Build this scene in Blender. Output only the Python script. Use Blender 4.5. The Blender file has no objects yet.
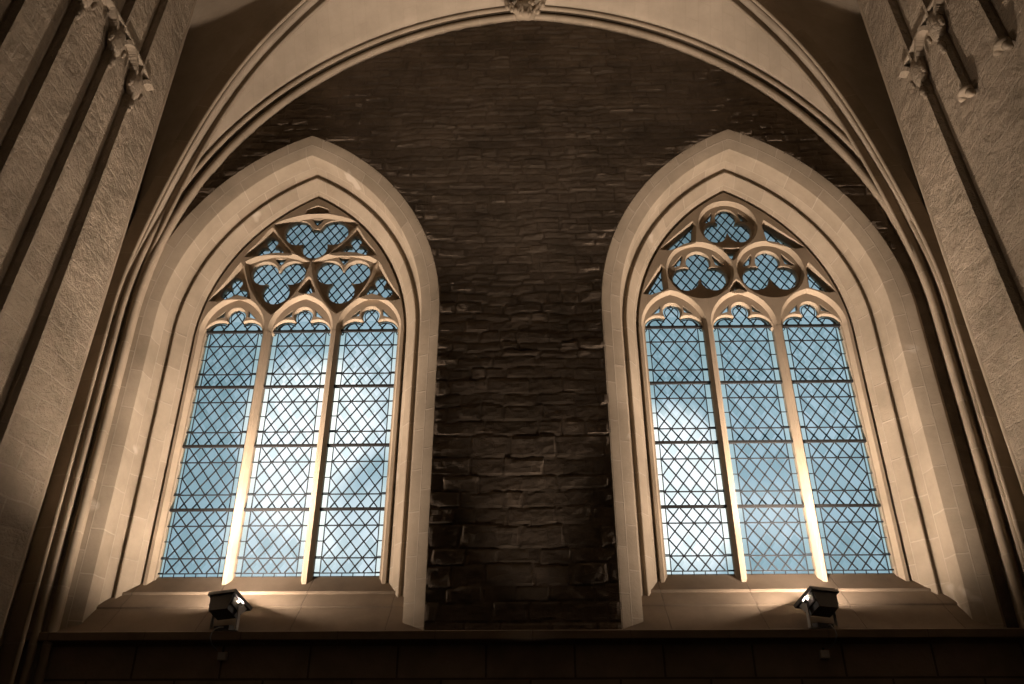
import bpy, bmesh, math, random
from math import sin, cos, pi, sqrt, radians, atan2, hypot
from mathutils import Vector, Matrix, noise
from mathutils.geometry import delaunay_2d_cdt

random.seed(7)
S = bpy.context.scene
COL = S.collection

# ------------------------------------------------------------------ camera
# eye at the origin, floor at z = FLOOR; X right, Y towards the window wall
FLOOR = -1.6
PITCH, YAW, ROLL, FPX = 0.490113, -0.02107, -0.000867, 800.0
Fw = Vector((sin(YAW) * cos(PITCH), cos(YAW) * cos(PITCH), sin(PITCH)))
Rt = Fw.cross(Vector((0, 0, 1))).normalized()
Up = Rt.cross(Fw)
R2 = Rt * cos(ROLL) + Up * sin(ROLL)
U2 = Up * cos(ROLL) - Rt * sin(ROLL)
cam = bpy.data.cameras.new('camera')
cam.sensor_width = 36
cam.lens = FPX / 1024 * 36
cam.clip_start = 0.05
camo = bpy.data.objects.new('camera', cam)
camo.matrix_world = Matrix(((R2.x, U2.x, -Fw.x, 0), (R2.y, U2.y, -Fw.y, 0), (R2.z, U2.z, -Fw.z, 0), (0, 0, 0, 1)))
COL.objects.link(camo)
S.camera = camo

# ------------------------------------------------------------------ exposure
S.view_settings.view_transform = 'Standard'
S.view_settings.look = 'None'
S.view_settings.gamma = 1
S.view_settings.use_curve_mapping = False
S.view_settings.exposure = 0.0

# ------------------------------------------------------------------ sky outside the windows
W = bpy.data.worlds.new('sky')
S.world = W
W.use_nodes = True
nt = W.node_tree
nt.nodes.clear()


def N(t, kind, **kw):
    n = t.nodes.new(kind)
    for k, v in kw.items():
        if k in n.inputs:
            n.inputs[k].default_value = v
        else:
            setattr(n, k, v)
    return n


def math_node(t, op, a, b=None, clamp=False):
    n = t.nodes.new('ShaderNodeMath')
    n.operation = op
    n.use_clamp = clamp
    for i, v in enumerate((a, b)):
        if v is None:
            continue
        if isinstance(v, (int, float)):
            n.inputs[i].default_value = v
        else:
            t.links.new(v, n.inputs[i])
    return n.outputs[0]


tc = N(nt, 'ShaderNodeTexCoord')
cloud = N(nt, 'ShaderNodeTexNoise', Scale=4.2, Detail=5.0, Roughness=0.55)
nt.links.new(tc.outputs['Generated'], cloud.inputs['Vector'])
acc = None
# bright breaks in the clouds: direction (x, y, z), sharpness, strength
for (dx, dy, dz), width, amt in (((-0.300, 1, 0.41), 0.0050, 0.62), ((-0.31, 1, 0.34), 0.0035, 0.35), ((-0.195, 1, 0.45), 0.0060, 0.36), ((-0.193, 1, 0.255), 0.0045, 0.36),
                                 ((-0.32, 1, 0.255), 0.0045, 0.40), ((0.190, 1, 0.255), 0.0028, 0.62), ((0.192, 1, 0.305), 0.0030, 0.75), ((0.180, 1, 0.37), 0.0030, 0.60),
                                 ((0.29, 1, 0.36), 0.010, 0.16), ((0.28, 1, 0.25), 0.0040, 0.12), ((0.40, 1, 0.45), 0.004, 0.12)):
    d = Vector((dx, dy, dz)).normalized()
    vm = N(nt, 'ShaderNodeVectorMath', operation='DOT_PRODUCT')
    nt.links.new(tc.outputs['Generated'], vm.inputs[0])
    vm.inputs[1].default_value = d
    mr = N(nt, 'ShaderNodeMapRange', interpolation_type='SMOOTHSTEP')
    nt.links.new(vm.outputs['Value'], mr.inputs['Value'])
    mr.inputs['From Min'].default_value = 1 - width
    mr.inputs['From Max'].default_value = 1
    mr.inputs['To Min'].default_value = 0
    mr.inputs['To Max'].default_value = amt
    acc = mr.outputs[0] if acc is None else math_node(nt, 'ADD', acc, mr.outputs[0])
cl = math_node(nt, 'MULTIPLY', math_node(nt, 'SUBTRACT', cloud.outputs['Fac'], 0.5), 0.7)
fac = math_node(nt, 'ADD', math_node(nt, 'ADD', acc, cl), 0.10)
ramp = N(nt, 'ShaderNodeValToRGB')
cr = ramp.color_ramp
cr.elements[0].position = 0.0
cr.elements[0].color = (0.205, 0.31, 0.355, 1)
cr.elements[1].position = 0.75
cr.elements[1].color = (0.98, 1.0, 1.0, 1)
e = cr.elements.new(0.3)
e.color = (0.35, 0.47, 0.535, 1)
nt.links.new(fac, ramp.inputs['Fac'])
bg = N(nt, 'ShaderNodeBackground', Strength=1.35)
# the sky deepens towards the zenith
sz = N(nt, 'ShaderNodeSeparateXYZ')
nt.links.new(tc.outputs['Generated'], sz.inputs[0])
deep = N(nt, 'ShaderNodeMapRange', interpolation_type='SMOOTHSTEP')
nt.links.new(sz.outputs['Z'], deep.inputs['Value'])
for k_, v_ in (('From Min', .46), ('From Max', .56), ('To Min', 1.0), ('To Max', .58)):
    deep.inputs[k_].default_value = v_
dm = N(nt, 'ShaderNodeVectorMath', operation='SCALE')
nt.links.new(ramp.outputs['Color'], dm.inputs[0])
nt.links.new(deep.outputs[0], dm.inputs['Scale'])
nt.links.new(dm.outputs[0], bg.inputs['Color'])
wo = N(nt, 'ShaderNodeOutputWorld')
nt.links.new(bg.outputs[0], wo.inputs['Surface'])

# ------------------------------------------------------------------ added fill lights, out of view (the two ledge floodlights are in their builder)
WARM = (1.0, 0.80, 0.66)
FLOOD_POWER = 212.0      # wide spill of each ledge floodlight
BEAM_POWER = 1850.0      # its narrower main beam


def fill_spot(name, loc, aim, power, size, blend, radius=0.15):
    l = bpy.data.lights.new(name, 'SPOT')
    l.energy = power
    l.color = WARM
    l.spot_size = radians(size)
    l.spot_blend = blend
    l.shadow_soft_size = radius
    o = bpy.data.objects.new(name, l)
    o.location = loc
    o.rotation_euler = (Vector(aim) - Vector(loc)).to_track_quat('-Z', 'Y').to_euler()
    COL.objects.link(o)
    return o


fill_spot('vault_fill', (0.0, 3.6, -1.0), (0.0, 8.9, 11.3), 1150, 38, 0.7)  # unseen fill, added to brighten the vault crown
fill_spot('rubble_fill', (0.0, 7.9, -1.4), (0.0, 9.18, 6.2), 520, 27, 1.0)  # unseen fill, added to rake light up the rubble wall
pl = bpy.data.lights.new('general_fill', 'POINT')  # weak ambient fill added behind the camera, stands for no actual lamp
pl.energy = 15
pl.color = WARM
pl.shadow_soft_size = 1.0
plo = bpy.data.objects.new('general_fill', pl)
plo.location = (0, -1.0, 7.0)
COL.objects.link(plo)

# ------------------------------------------------------------------ materials


def new_mat(name):
    m = bpy.data.materials.new(name)
    m.use_nodes = True
    t = m.node_tree
    t.nodes.clear()
    out = N(t, 'ShaderNodeOutputMaterial')
    b = N(t, 'ShaderNodeBsdfPrincipled')
    t.links.new(b.outputs[0], out.inputs['Surface'])
    return m, t, b, out


def masonry(name, c1, c2, mortar, bw, bh, msize=0.012, bump=0.25, grain=0.15, warp=0.0, rough=0.9, patch=None, grain_scale=14, dist=0.03, squash=1.0, mottle=0.35, lump=None):
    """stone courses in UV metres, mottled, with grain and joints in relief"""
    m, t, b, out = new_mat(name)
    b.inputs['Roughness'].default_value = rough
    b.inputs['Specular IOR Level'].default_value = 0.2
    tc = N(t, 'ShaderNodeTexCoord')
    uv = tc.outputs['UV']
    if warp:
        wn = N(t, 'ShaderNodeTexNoise', Scale=2.3, Detail=3.0)
        t.links.new(uv, wn.inputs['Vector'])
        sub = N(t, 'ShaderNodeVectorMath', operation='SUBTRACT')
        t.links.new(wn.outputs['Color'], sub.inputs[0])
        sub.inputs[1].default_value = (.5, .5, .5)
        sc = N(t, 'ShaderNodeVectorMath', operation='SCALE')
        t.links.new(sub.outputs[0], sc.inputs[0])
        sc.inputs['Scale'].default_value = warp
        ad = N(t, 'ShaderNodeVectorMath', operation='ADD')
        t.links.new(uv, ad.inputs[0])
        t.links.new(sc.outputs[0], ad.inputs[1])
        uv = ad.outputs[0]
    br = N(t, 'ShaderNodeTexBrick')
    br.offset = 0.5
    br.squash = squash
    t.links.new(uv, br.inputs['Vector'])
    br.inputs['Color1'].default_value = (*c1, 1)
    br.inputs['Color2'].default_value = (*c2, 1)
    br.inputs['Mortar'].default_value = (*mortar, 1)
    br.inputs['Scale'].default_value = 1
    br.inputs['Mortar Size'].default_value = msize
    br.inputs['Mortar Smooth'].default_value = 0.4
    br.inputs['Brick Width'].default_value = bw
    br.inputs['Row Height'].default_value = bh
    n1 = N(t, 'ShaderNodeTexNoise', Scale=1.7, Detail=6.0, Roughness=0.65)
    t.links.new(tc.outputs['Object'], n1.inputs['Vector'])
    mx = N(t, 'ShaderNodeMix', data_type='RGBA', blend_type='MULTIPLY')
    mx.inputs['Factor'].default_value = 1.0
    t.links.new(br.outputs['Color'], mx.inputs['A'])
    rp = N(t, 'ShaderNodeValToRGB')
    rp.color_ramp.elements[0].position = 0.3
    rp.color_ramp.elements[0].color = (1 - mottle, 1 - mottle, 1 - mottle * 1.05, 1)
    rp.color_ramp.elements[1].position = 0.65
    rp.color_ramp.elements[1].color = (1.0, 1.0, 1.0, 1)
    t.links.new(n1.outputs['Fac'], rp.inputs['Fac'])
    t.links.new(rp.outputs['Color'], mx.inputs['B'])
    colr = mx.outputs['Result']
    if patch:
        n3 = N(t, 'ShaderNodeTexNoise', Scale=1.3, Detail=3.0, Roughness=0.5)
        t.links.new(tc.outputs['Object'], n3.inputs['Vector'])
        r3 = N(t, 'ShaderNodeValToRGB')
        r3.color_ramp.elements[0].position = 0.68
        r3.color_ramp.elements[0].color = (0, 0, 0, 1)
        r3.color_ramp.elements[1].position = 0.71
        r3.color_ramp.elements[1].color = (1, 1, 1, 1)
        t.links.new(n3.outputs['Fac'], r3.inputs['Fac'])
        m3 = N(t, 'ShaderNodeMix', data_type='RGBA')
        t.links.new(r3.outputs['Color'], m3.inputs['Factor'])
        t.links.new(colr, m3.inputs['A'])
        m3.inputs['B'].default_value = (*patch, 1)
        colr = m3.outputs['Result']
    t.links.new(colr, b.inputs['Base Color'])
    # relief
    n2 = N(t, 'ShaderNodeTexNoise', Scale=grain_scale, Detail=6.0, Roughness=0.7)
    t.links.new(uv if warp else tc.outputs['Object'], n2.inputs['Vector'])
    h = math_node(t, 'MULTIPLY', n2.outputs['Fac'], grain)
    j = math_node(t, 'MULTIPLY', br.outputs['Fac'], -bump)
    hh = math_node(t, 'ADD', h, j)
    if lump:
        n4 = N(t, 'ShaderNodeTexVoronoi', Scale=lump[0])
        n4.inputs['Randomness'].default_value = 1.0
        mp = N(t, 'ShaderNodeMapping')
        mp.inputs['Scale'].default_value = lump[2]
        t.links.new(uv, mp.inputs['Vector'])
        t.links.new(mp.outputs[0], n4.inputs['Vector'])
        hh = math_node(t, 'ADD', hh, math_node(t, 'MULTIPLY', n4.outputs['Distance'], -lump[1]))
    bp = N(t, 'ShaderNodeBump', Strength=1.0, Distance=dist)
    t.links.new(hh, bp.inputs['Height'])
    t.links.new(bp.outputs[0], b.inputs['Normal'])
    return m


def plain(name, color, rough=0.6, metal=0.0, grain=0.0):
    m, t, b, out = new_mat(name)
    b.inputs['Roughness'].default_value = rough
    b.inputs['Metallic'].default_value = metal
    tc = N(t, 'ShaderNodeTexCoord')
    n1 = N(t, 'ShaderNodeTexNoise', Scale=9.0, Detail=4.0)
    t.links.new(tc.outputs['Object'], n1.inputs['Vector'])
    rp = N(t, 'ShaderNodeValToRGB')
    rp.color_ramp.elements[0].position = 0.3
    rp.color_ramp.elements[0].color = (*[c * 0.75 for c in color], 1)
    rp.color_ramp.elements[1].position = 0.7
    rp.color_ramp.elements[1].color = (*color, 1)
    t.links.new(n1.outputs['Fac'], rp.inputs['Fac'])
    t.links.new(rp.outputs['Color'], b.inputs['Base Color'])
    if grain:
        bp = N(t, 'ShaderNodeBump', Strength=grain, Distance=0.01)
        t.links.new(n1.outputs['Fac'], bp.inputs['Height'])
        t.links.new(bp.outputs[0], b.inputs['Normal'])
    return m


M = {}
M['rubble'] = masonry('dark_rubble', (.17, .132, .096), (.13, .10, .073), (.15, .12, .088), 0.42, 0.16, msize=0.004, bump=0.1, grain=0.5, warp=0.25,
                      grain_scale=9, dist=0.03, mottle=0.5)
M['ashlar'] = masonry('pale_ashlar', (0.350, 0.287, 0.210), (0.294, 0.238, 0.171), (0.378, 0.315, 0.238), 0.52, 0.47, msize=0.010, bump=-0.12, grain=0.22, dist=0.018, mottle=0.28,
                      patch=(0.406, 0.343, 0.266))
M['tracery'] = masonry('carved_stone', (0.350, 0.280, 0.199), (0.322, 0.252, 0.182), (0.336, 0.273, 0.196), 0.9, 0.9, msize=0.006, bump=0.1, grain=0.12, dist=0.012, mottle=0.25)
M['sill'] = masonry('sill_stone', (0.231, 0.178, 0.126), (0.203, 0.154, 0.108), (0.175, 0.136, 0.098), 1.05, 5.0, msize=0.008, bump=0.4, grain=0.15, dist=0.015, mottle=0.3)
M['side'] = masonry('tooled_wall', (0.315, 0.256, 0.185), (0.266, 0.213, 0.154), (0.329, 0.273, 0.203), 0.62, 0.27, msize=0.012, bump=0.05, grain=0.9, warp=0.10, grain_scale=6,
                    dist=0.08, mottle=0.35, lump=(1.0, 0.25, (3.2, 5.0, 1)))
M['web'] = masonry('vault_plaster', (0.350, 0.290, 0.217), (0.329, 0.273, 0.203), (0.329, 0.269, 0.199), 0.6, 0.22, msize=0.006, bump=0.06, grain=0.12, dist=0.02, mottle=0.22)
M['rib'] = masonry('rib_stone', (0.329, 0.266, 0.193), (0.287, 0.231, 0.164), (0.350, 0.294, 0.217), 0.62, 3.0, msize=0.010, bump=0.15, grain=0.18, dist=0.012, mottle=0.3)
M['dado'] = masonry('dark_ashlar', (.30, .235, .175), (.25, .195, .145), (.13, .10, .075), 0.95, 0.42, msize=0.014, bump=0.4, grain=0.25, dist=0.02, mottle=0.35)
M['floor'] = masonry('floor_slabs', (.085, .07, .055), (.07, .056, .045), (.04, .03, .025), 0.8, 0.6, msize=0.01, bump=0.3, grain=0.1, rough=0.6)
M['lead'] = plain('lead_came', (.014, .018, .022), 0.6, 0.0)
M['iron'] = plain('iron_bar', (.008, .0075, .007), 0.7, 0.0)
M['black'] = plain('black_enamel', (.018, .017, .016), 0.45, 0.0)
M['alu'] = plain('cast_metal', (.34, .33, .31), 0.7, 0.0)
M['grey'] = plain('grey_plastic', (.50, .47, .43), 0.6)
M['cable'] = plain('cable_sheath', (.30, .29, .27), 0.55)


def glass_mat():
    m = bpy.data.materials.new('antique_glass')
    m.use_nodes = True
    t = m.node_tree
    t.nodes.clear()
    out = N(t, 'ShaderNodeOutputMaterial')
    tc = N(t, 'ShaderNodeTexCoord')
    sep = N(t, 'ShaderNodeSeparateXYZ')
    t.links.new(tc.outputs['UV'], sep.inputs[0])
    # one tint per lozenge: the diagonal grid of the cames
    a = math_node(t, 'FLOOR', math_node(t, 'ADD', sep.outputs['X'], sep.outputs['Y']))
    b_ = math_node(t, 'FLOOR', math_node(t, 'SUBTRACT', sep.outputs['X'], sep.outputs['Y']))
    cmb = N(t, 'ShaderNodeCombineXYZ')
    t.links.new(a, cmb.inputs[0])
    t.links.new(b_, cmb.inputs[1])
    wn = N(t, 'ShaderNodeTexWhiteNoise', noise_dimensions='3D')
    t.links.new(cmb.outputs[0], wn.inputs['Vector'])
    rp = N(t, 'ShaderNodeValToRGB')
    rp.color_ramp.elements[0].color = (.66, .76, .78, 1)
    rp.color_ramp.elements[1].color = (.92, .97, 1.0, 1)
    t.links.new(wn.outputs['Value'], rp.inputs['Fac'])
    edge = math_node(t, 'GREATER_THAN', math_node(t, 'ABSOLUTE', math_node(t, 'SUBTRACT', sep.outputs['X'], 50.0)), 2.05)
    edge = math_node(t, 'MULTIPLY', edge, math_node(t, 'GREATER_THAN', sep.outputs['X'], 40.0))
    bm_ = N(t, 'ShaderNodeMix', data_type='RGBA')
    t.links.new(edge, bm_.inputs['Factor'])
    t.links.new(rp.outputs['Color'], bm_.inputs['A'])
    bm_.inputs['B'].default_value = (.97, 1.0, .95, 1)
    tr = N(t, 'ShaderNodeBsdfTransparent')
    t.links.new(bm_.outputs['Result'], tr.inputs['Color'])
    gl = N(t, 'ShaderNodeBsdfGlossy', Roughness=0.12)
    gl.inputs['Color'].default_value = (.9, .95, 1, 1)
    ns = N(t, 'ShaderNodeTexNoise', Scale=5.0, Detail=2.0)
    t.links.new(tc.outputs['Object'], ns.inputs['Vector'])
    bp = N(t, 'ShaderNodeBump', Strength=0.4, Distance=0.02)
    t.links.new(ns.outputs['Fac'], bp.inputs['Height'])
    t.links.new(bp.outputs[0], gl.inputs['Normal'])
    mx = N(t, 'ShaderNodeMixShader')
    mx.inputs[0].default_value = 0.06
    t.links.new(tr.outputs[0], mx.inputs[1])
    t.links.new(gl.outputs[0], mx.inputs[2])
    t.links.new(mx.outputs[0], out.inputs['Surface'])
    return m


M['glass'] = glass_mat()


def lens_mat():
    m, t, b, out = new_mat('lit_lens')
    b.inputs['Base Color'].default_value = (.8, .75, .65, 1)
    b.inputs['Roughness'].default_value = 0.2
    b.inputs['Emission Color'].default_value = (1, .8, .55, 1)
    b.inputs['Emission Strength'].default_value = 4.0
    return m


M['lens'] = lens_mat()

# ------------------------------------------------------------------ mesh helpers


class MB:
    def __init__(self):
        self.v, self.f, self.uv = [], [], []

    def add(self, verts, faces, uvs):
        o = len(self.v)
        self.v += [tuple(p) for p in verts]
        self.uv += list(uvs)
        self.f += [tuple(i + o for i in f) for f in faces]

    def build(self, name, mat, parent=None, smooth=None, loc=(0, 0, 0)):
        me = bpy.data.meshes.new(name)
        me.from_pydata([(x - loc[0], y - loc[1], z - loc[2]) for x, y, z in self.v], [], self.f)
        ul = me.uv_layers.new(name='UVMap')
        for lp in me.loops:
            ul.data[lp.index].uv = self.uv[lp.vertex_index]
        bm = bmesh.new()
        bm.from_mesh(me)
        bmesh.ops.recalc_face_normals(bm, faces=bm.faces)
        bm.to_mesh(me)
        bm.free()
        if smooth:
            me.polygons.foreach_set('use_smooth', [True] * len(me.polygons))
            me.set_sharp_from_angle(angle=radians(smooth))
        me.materials.append(mat)
        o = bpy.data.objects.new(name, me)
        o.location = loc
        COL.objects.link(o)
        if parent:
            o.parent = parent
            o.location = Vector(loc) - parent.location
        return o

    def box(self, x0, x1, y0, y1, z0, z1):
        v = [(x, y, z) for x in (x0, x1) for y in (y0, y1) for z in (z0, z1)]
        quads = [((0, 1, 3, 2), 1), ((4, 6, 7, 5), 1), ((0, 4, 5, 1), 0), ((2, 3, 7, 6), 0), ((0, 2, 6, 4), 2), ((1, 5, 7, 3), 2)]
        for q, ax in quads:
            p = [v[i] for i in q]
            uv = [((a[1], a[2]), (a[0], a[2]), (a[0], a[1]))[(1, 0, 2).index(ax) if False else {1: 0, 0: 1, 2: 2}[ax]] for a in p]
            self.add(p, [(0, 1, 2, 3)], uv)

    def tube(self, pts, r, n=8, caps=True):
        pts = [Vector(p) for p in pts]
        rings, L = [], 0
        ref = None
        for i, p in enumerate(pts):
            a = pts[max(i - 1, 0)]
            b = pts[min(i + 1, len(pts) - 1)]
            d = (b - a).normalized()
            if ref is None:
                ref = d.orthogonal().normalized()
            ref = (ref - d * ref.dot(d)).normalized()
            s = d.cross(ref)
            if i:
                L += (p - pts[i - 1]).length
            rr = r[i] if isinstance(r, (list, tuple)) else r
            rings.append(([p + (ref * cos(2 * pi * k / n) + s * sin(2 * pi * k / n)) * rr for k in range(n)], L))
        v, uv, f = [], [], []
        for ring, l in rings:
            for k, q in enumerate(ring):
                v.append(q)
                uv.append((l, k / n * 0.3))
        for i in range(len(rings) - 1):
            for k in range(n):
                f.append((i * n + k, i * n + (k + 1) % n, (i + 1) * n + (k + 1) % n, (i + 1) * n + k))
        if caps:
            f.append(tuple(range(n)))
            f.append(tuple((len(rings) - 1) * n + k for k in range(n)))
        self.add(v, f, uv)

    def sweep(self, path, frames, profile, closed=True, caps=True):
        """path points with (a-axis, b-axis) frames; profile in (a, b)"""
        n = len(profile)
        pl_ = [0]
        for i in range(1, n):
            pl_.append(pl_[-1] + hypot(profile[i][0] - profile[i - 1][0], profile[i][1] - profile[i - 1][1]))
        v, uv, f = [], [], []
        L = 0
        for i, p in enumerate(path):
            p = Vector(p)
            if i:
                L += (p - Vector(path[i - 1])).length
            A, B = frames[i]
            for k, (a, b) in enumerate(profile):
                v.append(p + Vector(A) * a + Vector(B) * b)
                uv.append((L, pl_[k]))
        m = n if closed else n - 1
        for i in range(len(path) - 1):
            for k in range(m):
                f.append((i * n + k, i * n + (k + 1) % n, (i + 1) * n + (k + 1) % n, (i + 1) * n + k))
        if caps and closed:
            f.append(tuple(range(n)))
            f.append(tuple((len(path) - 1) * n + k for k in range(n)))
        self.add(v, f, uv)

    def blob(self, c, rad, sub=2, rot=None, jitter=0.0):
        bm = bmesh.new()
        bmesh.ops.create_icosphere(bm, subdivisions=sub, radius=1)
        v = []
        for q in bm.verts:
            p = q.co.copy()
            if jitter:
                p *= 1 + jitter * noise.noise(p * 2.1 + Vector(c))
            p = Vector((p.x * rad[0], p.y * rad[1], p.z * rad[2]))
            if rot:
                p = rot @ p
            v.append(p + Vector(c))
        f = [tuple(x.index for x in fc.verts) for fc in bm.faces]
        bm.free()
        self.add(v, f, [(p.x + p.y, p.z) for p in v])


def tess(loops):
    """points and triangles filling the area between the loops (even-odd)"""
    pts, edges = [], []
    for lp in loops:
        o, n = len(pts), len(lp)
        pts += [Vector((x, z)) for x, z in lp]
        edges += [(o + i, o + (i + 1) % n) for i in range(n)]
    vo, eo, fo = delaunay_2d_cdt(pts, edges, [], 0, 1e-5)[:3]

    def inside(x, z):
        c = False
        for lp in loops:
            px, pz = lp[-1]
            for qx, qz in lp:
                if (qz > z) != (pz > z) and x < (px - qx) * (z - qz) / (pz - qz) + qx:
                    c = not c
                px, pz = qx, qz
        return c
    tr = [tuple(t) for t in fo if inside(sum(vo[i].x for i in t) / 3, sum(vo[i].y for i in t) / 3)]
    return [(q.x, q.y) for q in vo], tr


def plate(mb, loops_front, loops_back, yf, ym, yb, cx=0.0):
    """upright slab facing -Y; openings chamfered from the front loops (at yf) to the back loops (at ym), then straight to yb"""
    for loops, y in ((loops_front, yf), (loops_back, yb)):
        pts, tr = tess(loops)
        mb.add([(cx + x, y, z) for x, z in pts], tr, pts)
    for lf, lb in zip(loops_front, loops_back):
        n = len(lf)
        v = [(cx + x, yf, z) for x, z in lf] + [(cx + x, ym, z) for x, z in lb] + [(cx + x, yb, z) for x, z in lb]
        uv, L = [], 0
        for i in range(n):
            if i:
                L += hypot(lb[i][0] - lb[i - 1][0], lb[i][1] - lb[i - 1][1])
            uv.append((L, 0))
        uv = uv + [(u, .05) for u, _ in uv] + [(u, .15) for u, _ in uv]
        f = []
        for r in (0, 1):
            for i in range(n):
                j = (i + 1) % n
                f.append((r * n + i, r * n + j, (r + 1) * n + j, (r + 1) * n + i))
        mb.add(v, f, uv)


def tag(o, label, cat, group=None, kind=None):
    o['label'] = label
    o['category'] = cat
    if group:
        o['group'] = group
    if kind:
        o['kind'] = kind
    return o


def empty(name, loc=(0, 0, 0)):
    o = bpy.data.objects.new(name, None)
    o.location = loc
    o.empty_display_size = 0.2
    COL.objects.link(o)
    return o


# ------------------------------------------------------------------ dimensions of the window wall
GLASS_Y = 10.0            # plane of the glazing
D_WALL = 0.82             # the wall face stands this far in front of it
WALL_Y = GLASS_Y - D_WALL
HW = 1.3814               # half width of the glazed opening
LW, MW = 0.8123, 0.163    # lancet and mullion widths
ARC_C, SPRING = 1.36, 5.34
SILL_Z = 2.083
WIN_X = (-3.218, 3.056)
LEDGE_Z = 1.325


def pointed(a, c=ARC_C, zs=SPRING, z0=1.0, nj=14, na=30):
    """(x, z) along a pointed arch of half width a, from the left foot over the apex to the right foot"""
    r = a + c
    pm = math.acos(c / r)
    half = [(-a, z0 + (zs - z0) * i / nj) for i in range(nj)]
    half += [(-(r * cos(pm * s / na) - c), zs + r * sin(pm * s / na)) for s in range(na + 1)]
    half[-1] = (0.0, half[-1][1])
    return half + [(-x, z) for x, z in reversed(half[:-1])]


def inside_arch(x, z, a):
    if abs(x) > a:
        return False
    if z <= SPRING:
        return True
    return hypot(abs(x) + ARC_C, z - SPRING) <= a + ARC_C


# ------------------------------------------------------------------ wall_back: dark rubble between and above the windows
FORM = dict(x0=0.044, a=5.25, c=0.44, zs=5.24)
outer = [(-6.2, FLOOR - 0.2), (6.2, FLOOR - 0.2), (6.2, 12.2), (-6.2, 12.2)]
mb = MB()
holes_f, holes_b = [], []
for cx in WIN_X:
    holes_f.append([(cx + x, z) for x, z in pointed(HW + 0.70, z0=1.25)])
    holes_b.append([(cx + x, z) for x, z in pointed(HW + 0.70, z0=1.25)])
plate(mb, [outer] + holes_f, [outer] + holes_b, WALL_Y + 0.03, WALL_Y + 0.3, GLASS_Y + 0.12)
# relief of the rubble: irregular courses of stones standing out by different amounts
rng = random.Random(11)
COURSES = []
z = 1.2
while z < 11.3:
    big = max(0.0, min(1.0, (5.2 - z) / 2.0))
    h = rng.uniform(.085, .17) + big * rng.uniform(.02, .14)
    stones, x = [], -5.6 + rng.uniform(0, .4)
    while x < 5.6:
        w_ = rng.uniform(.18, .55) + big * rng.uniform(0, .25)
        stones.append((x, x + w_, rng.uniform(-.5, 1.0), rng.uniform(-1, 1)))
        x += w_
    COURSES.append((z, z + h, stones))
    z += h


def relief(x, z):
    q = Vector((x * 1.6, z * 1.6, 3.1))
    wx = x + .05 * noise.noise(q * 1.7)
    wz = z + .055 * noise.noise(q + Vector((9, 2, 5))) + .02 * noise.noise(q * 4)
    for z0, z1, st in COURSES:
        if z0 <= wz < z1:
            lo, hi = 0, len(st) - 1
            while lo < hi:
                m = (lo + hi + 1) // 2
                if st[m][0] <= wx:
                    lo = m
                else:
                    hi = m - 1
            a, b, out, tilt = st[lo]
            d = min(wz - z0, z1 - wz, wx - a, b - wx)
            edge = min(1.0, max(0.0, d / .03))
            edge = edge * edge * (3 - 2 * edge)
            n = noise.noise(Vector((x * 5, z * 9, 1.3))) * .011 + noise.noise(Vector((x * 14, z * 22, 7.7))) * .006
            return edge * (.013 + .013 * out + .05 * tilt * (wz - (z0 + z1) / 2)) + n
    return 0.0


STEP = 0.028
gx0, gx1, gz0, gz1 = -4.95, 5.05, 1.30, 11.0
nx, nzz = int((gx1 - gx0) / STEP), int((gz1 - gz0) / STEP)
fa = FORM['a'] + 0.12


def bare(x, z):
    if z > FORM['zs'] and hypot(abs(x - FORM['x0']) + FORM['c'], z - FORM['zs']) > fa + FORM['c']:
        return False
    for cx in WIN_X:
        if inside_arch(x - cx, z, HW + 0.672):
            return False
    return True


idx, gv, gf, guv = {}, [], [], []


def gi(i, j):
    if (i, j) not in idx:
        x, z = gx0 + i * STEP, gz0 + j * STEP
        idx[(i, j)] = len(gv)
        near = 1.0
        for cx in WIN_X:
            q = abs(x - cx) - HW - .672 if z < SPRING else hypot(abs(x - cx) + ARC_C, z - SPRING) - HW - .672 - ARC_C
            near = min(near, max(0.0, q / .035))
        gv.append((x, WALL_Y + 0.004 - relief(x, z) * near - .012 * (1 - near), z))
        guv.append((x, z))
    return idx[(i, j)]


for i in range(nx):
    for j in range(nzz):
        if bare(gx0 + (i + .5) * STEP, gz0 + (j + .5) * STEP):
            gf.append((gi(i, j), gi(i + 1, j), gi(i + 1, j + 1), gi(i, j + 1)))
mb.add(gv, gf, guv)
wall_back = mb.build('wall_back', M['rubble'])
tag(wall_back, 'dark rough rubble masonry wall between and above the two pointed windows', 'wall', kind='structure')

# ------------------------------------------------------------------ lower wall and ledge under the windows
mb = MB()
mb.box(-6.1, 6.1, 9.15, 9.30, FLOOR, LEDGE_Z - 0.11)
lower = mb.build('wall_lower', M['dado'])
tag(lower, 'unlit lower wall of large stone blocks beneath the ledge', 'wall', kind='structure')

mb = MB()
prof = [(0.0, LEDGE_Z), (0.115, LEDGE_Z - 0.004), (0.135, LEDGE_Z - 0.015), (0.135, LEDGE_Z - 0.095), (0.115, LEDGE_Z - 0.105), (0.05, LEDGE_Z - 0.115), (0.035, LEDGE_Z - 0.13),
        (0.03, LEDGE_Z - 0.15), (0.0, LEDGE_Z - 0.15)]
path = [(-5.75 + 11.5 * i / 24, WALL_Y, 0) for i in range(25)]
mb.sweep(path, [((0, -1, 0), (0, 0, 1))] * 25, prof)
ledge = mb.build('trim_1', M['sill'], smooth=35)
tag(ledge, 'long moulded stone ledge running under both windows', 'ledge', kind='structure')

# ------------------------------------------------------------------ windows


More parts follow.
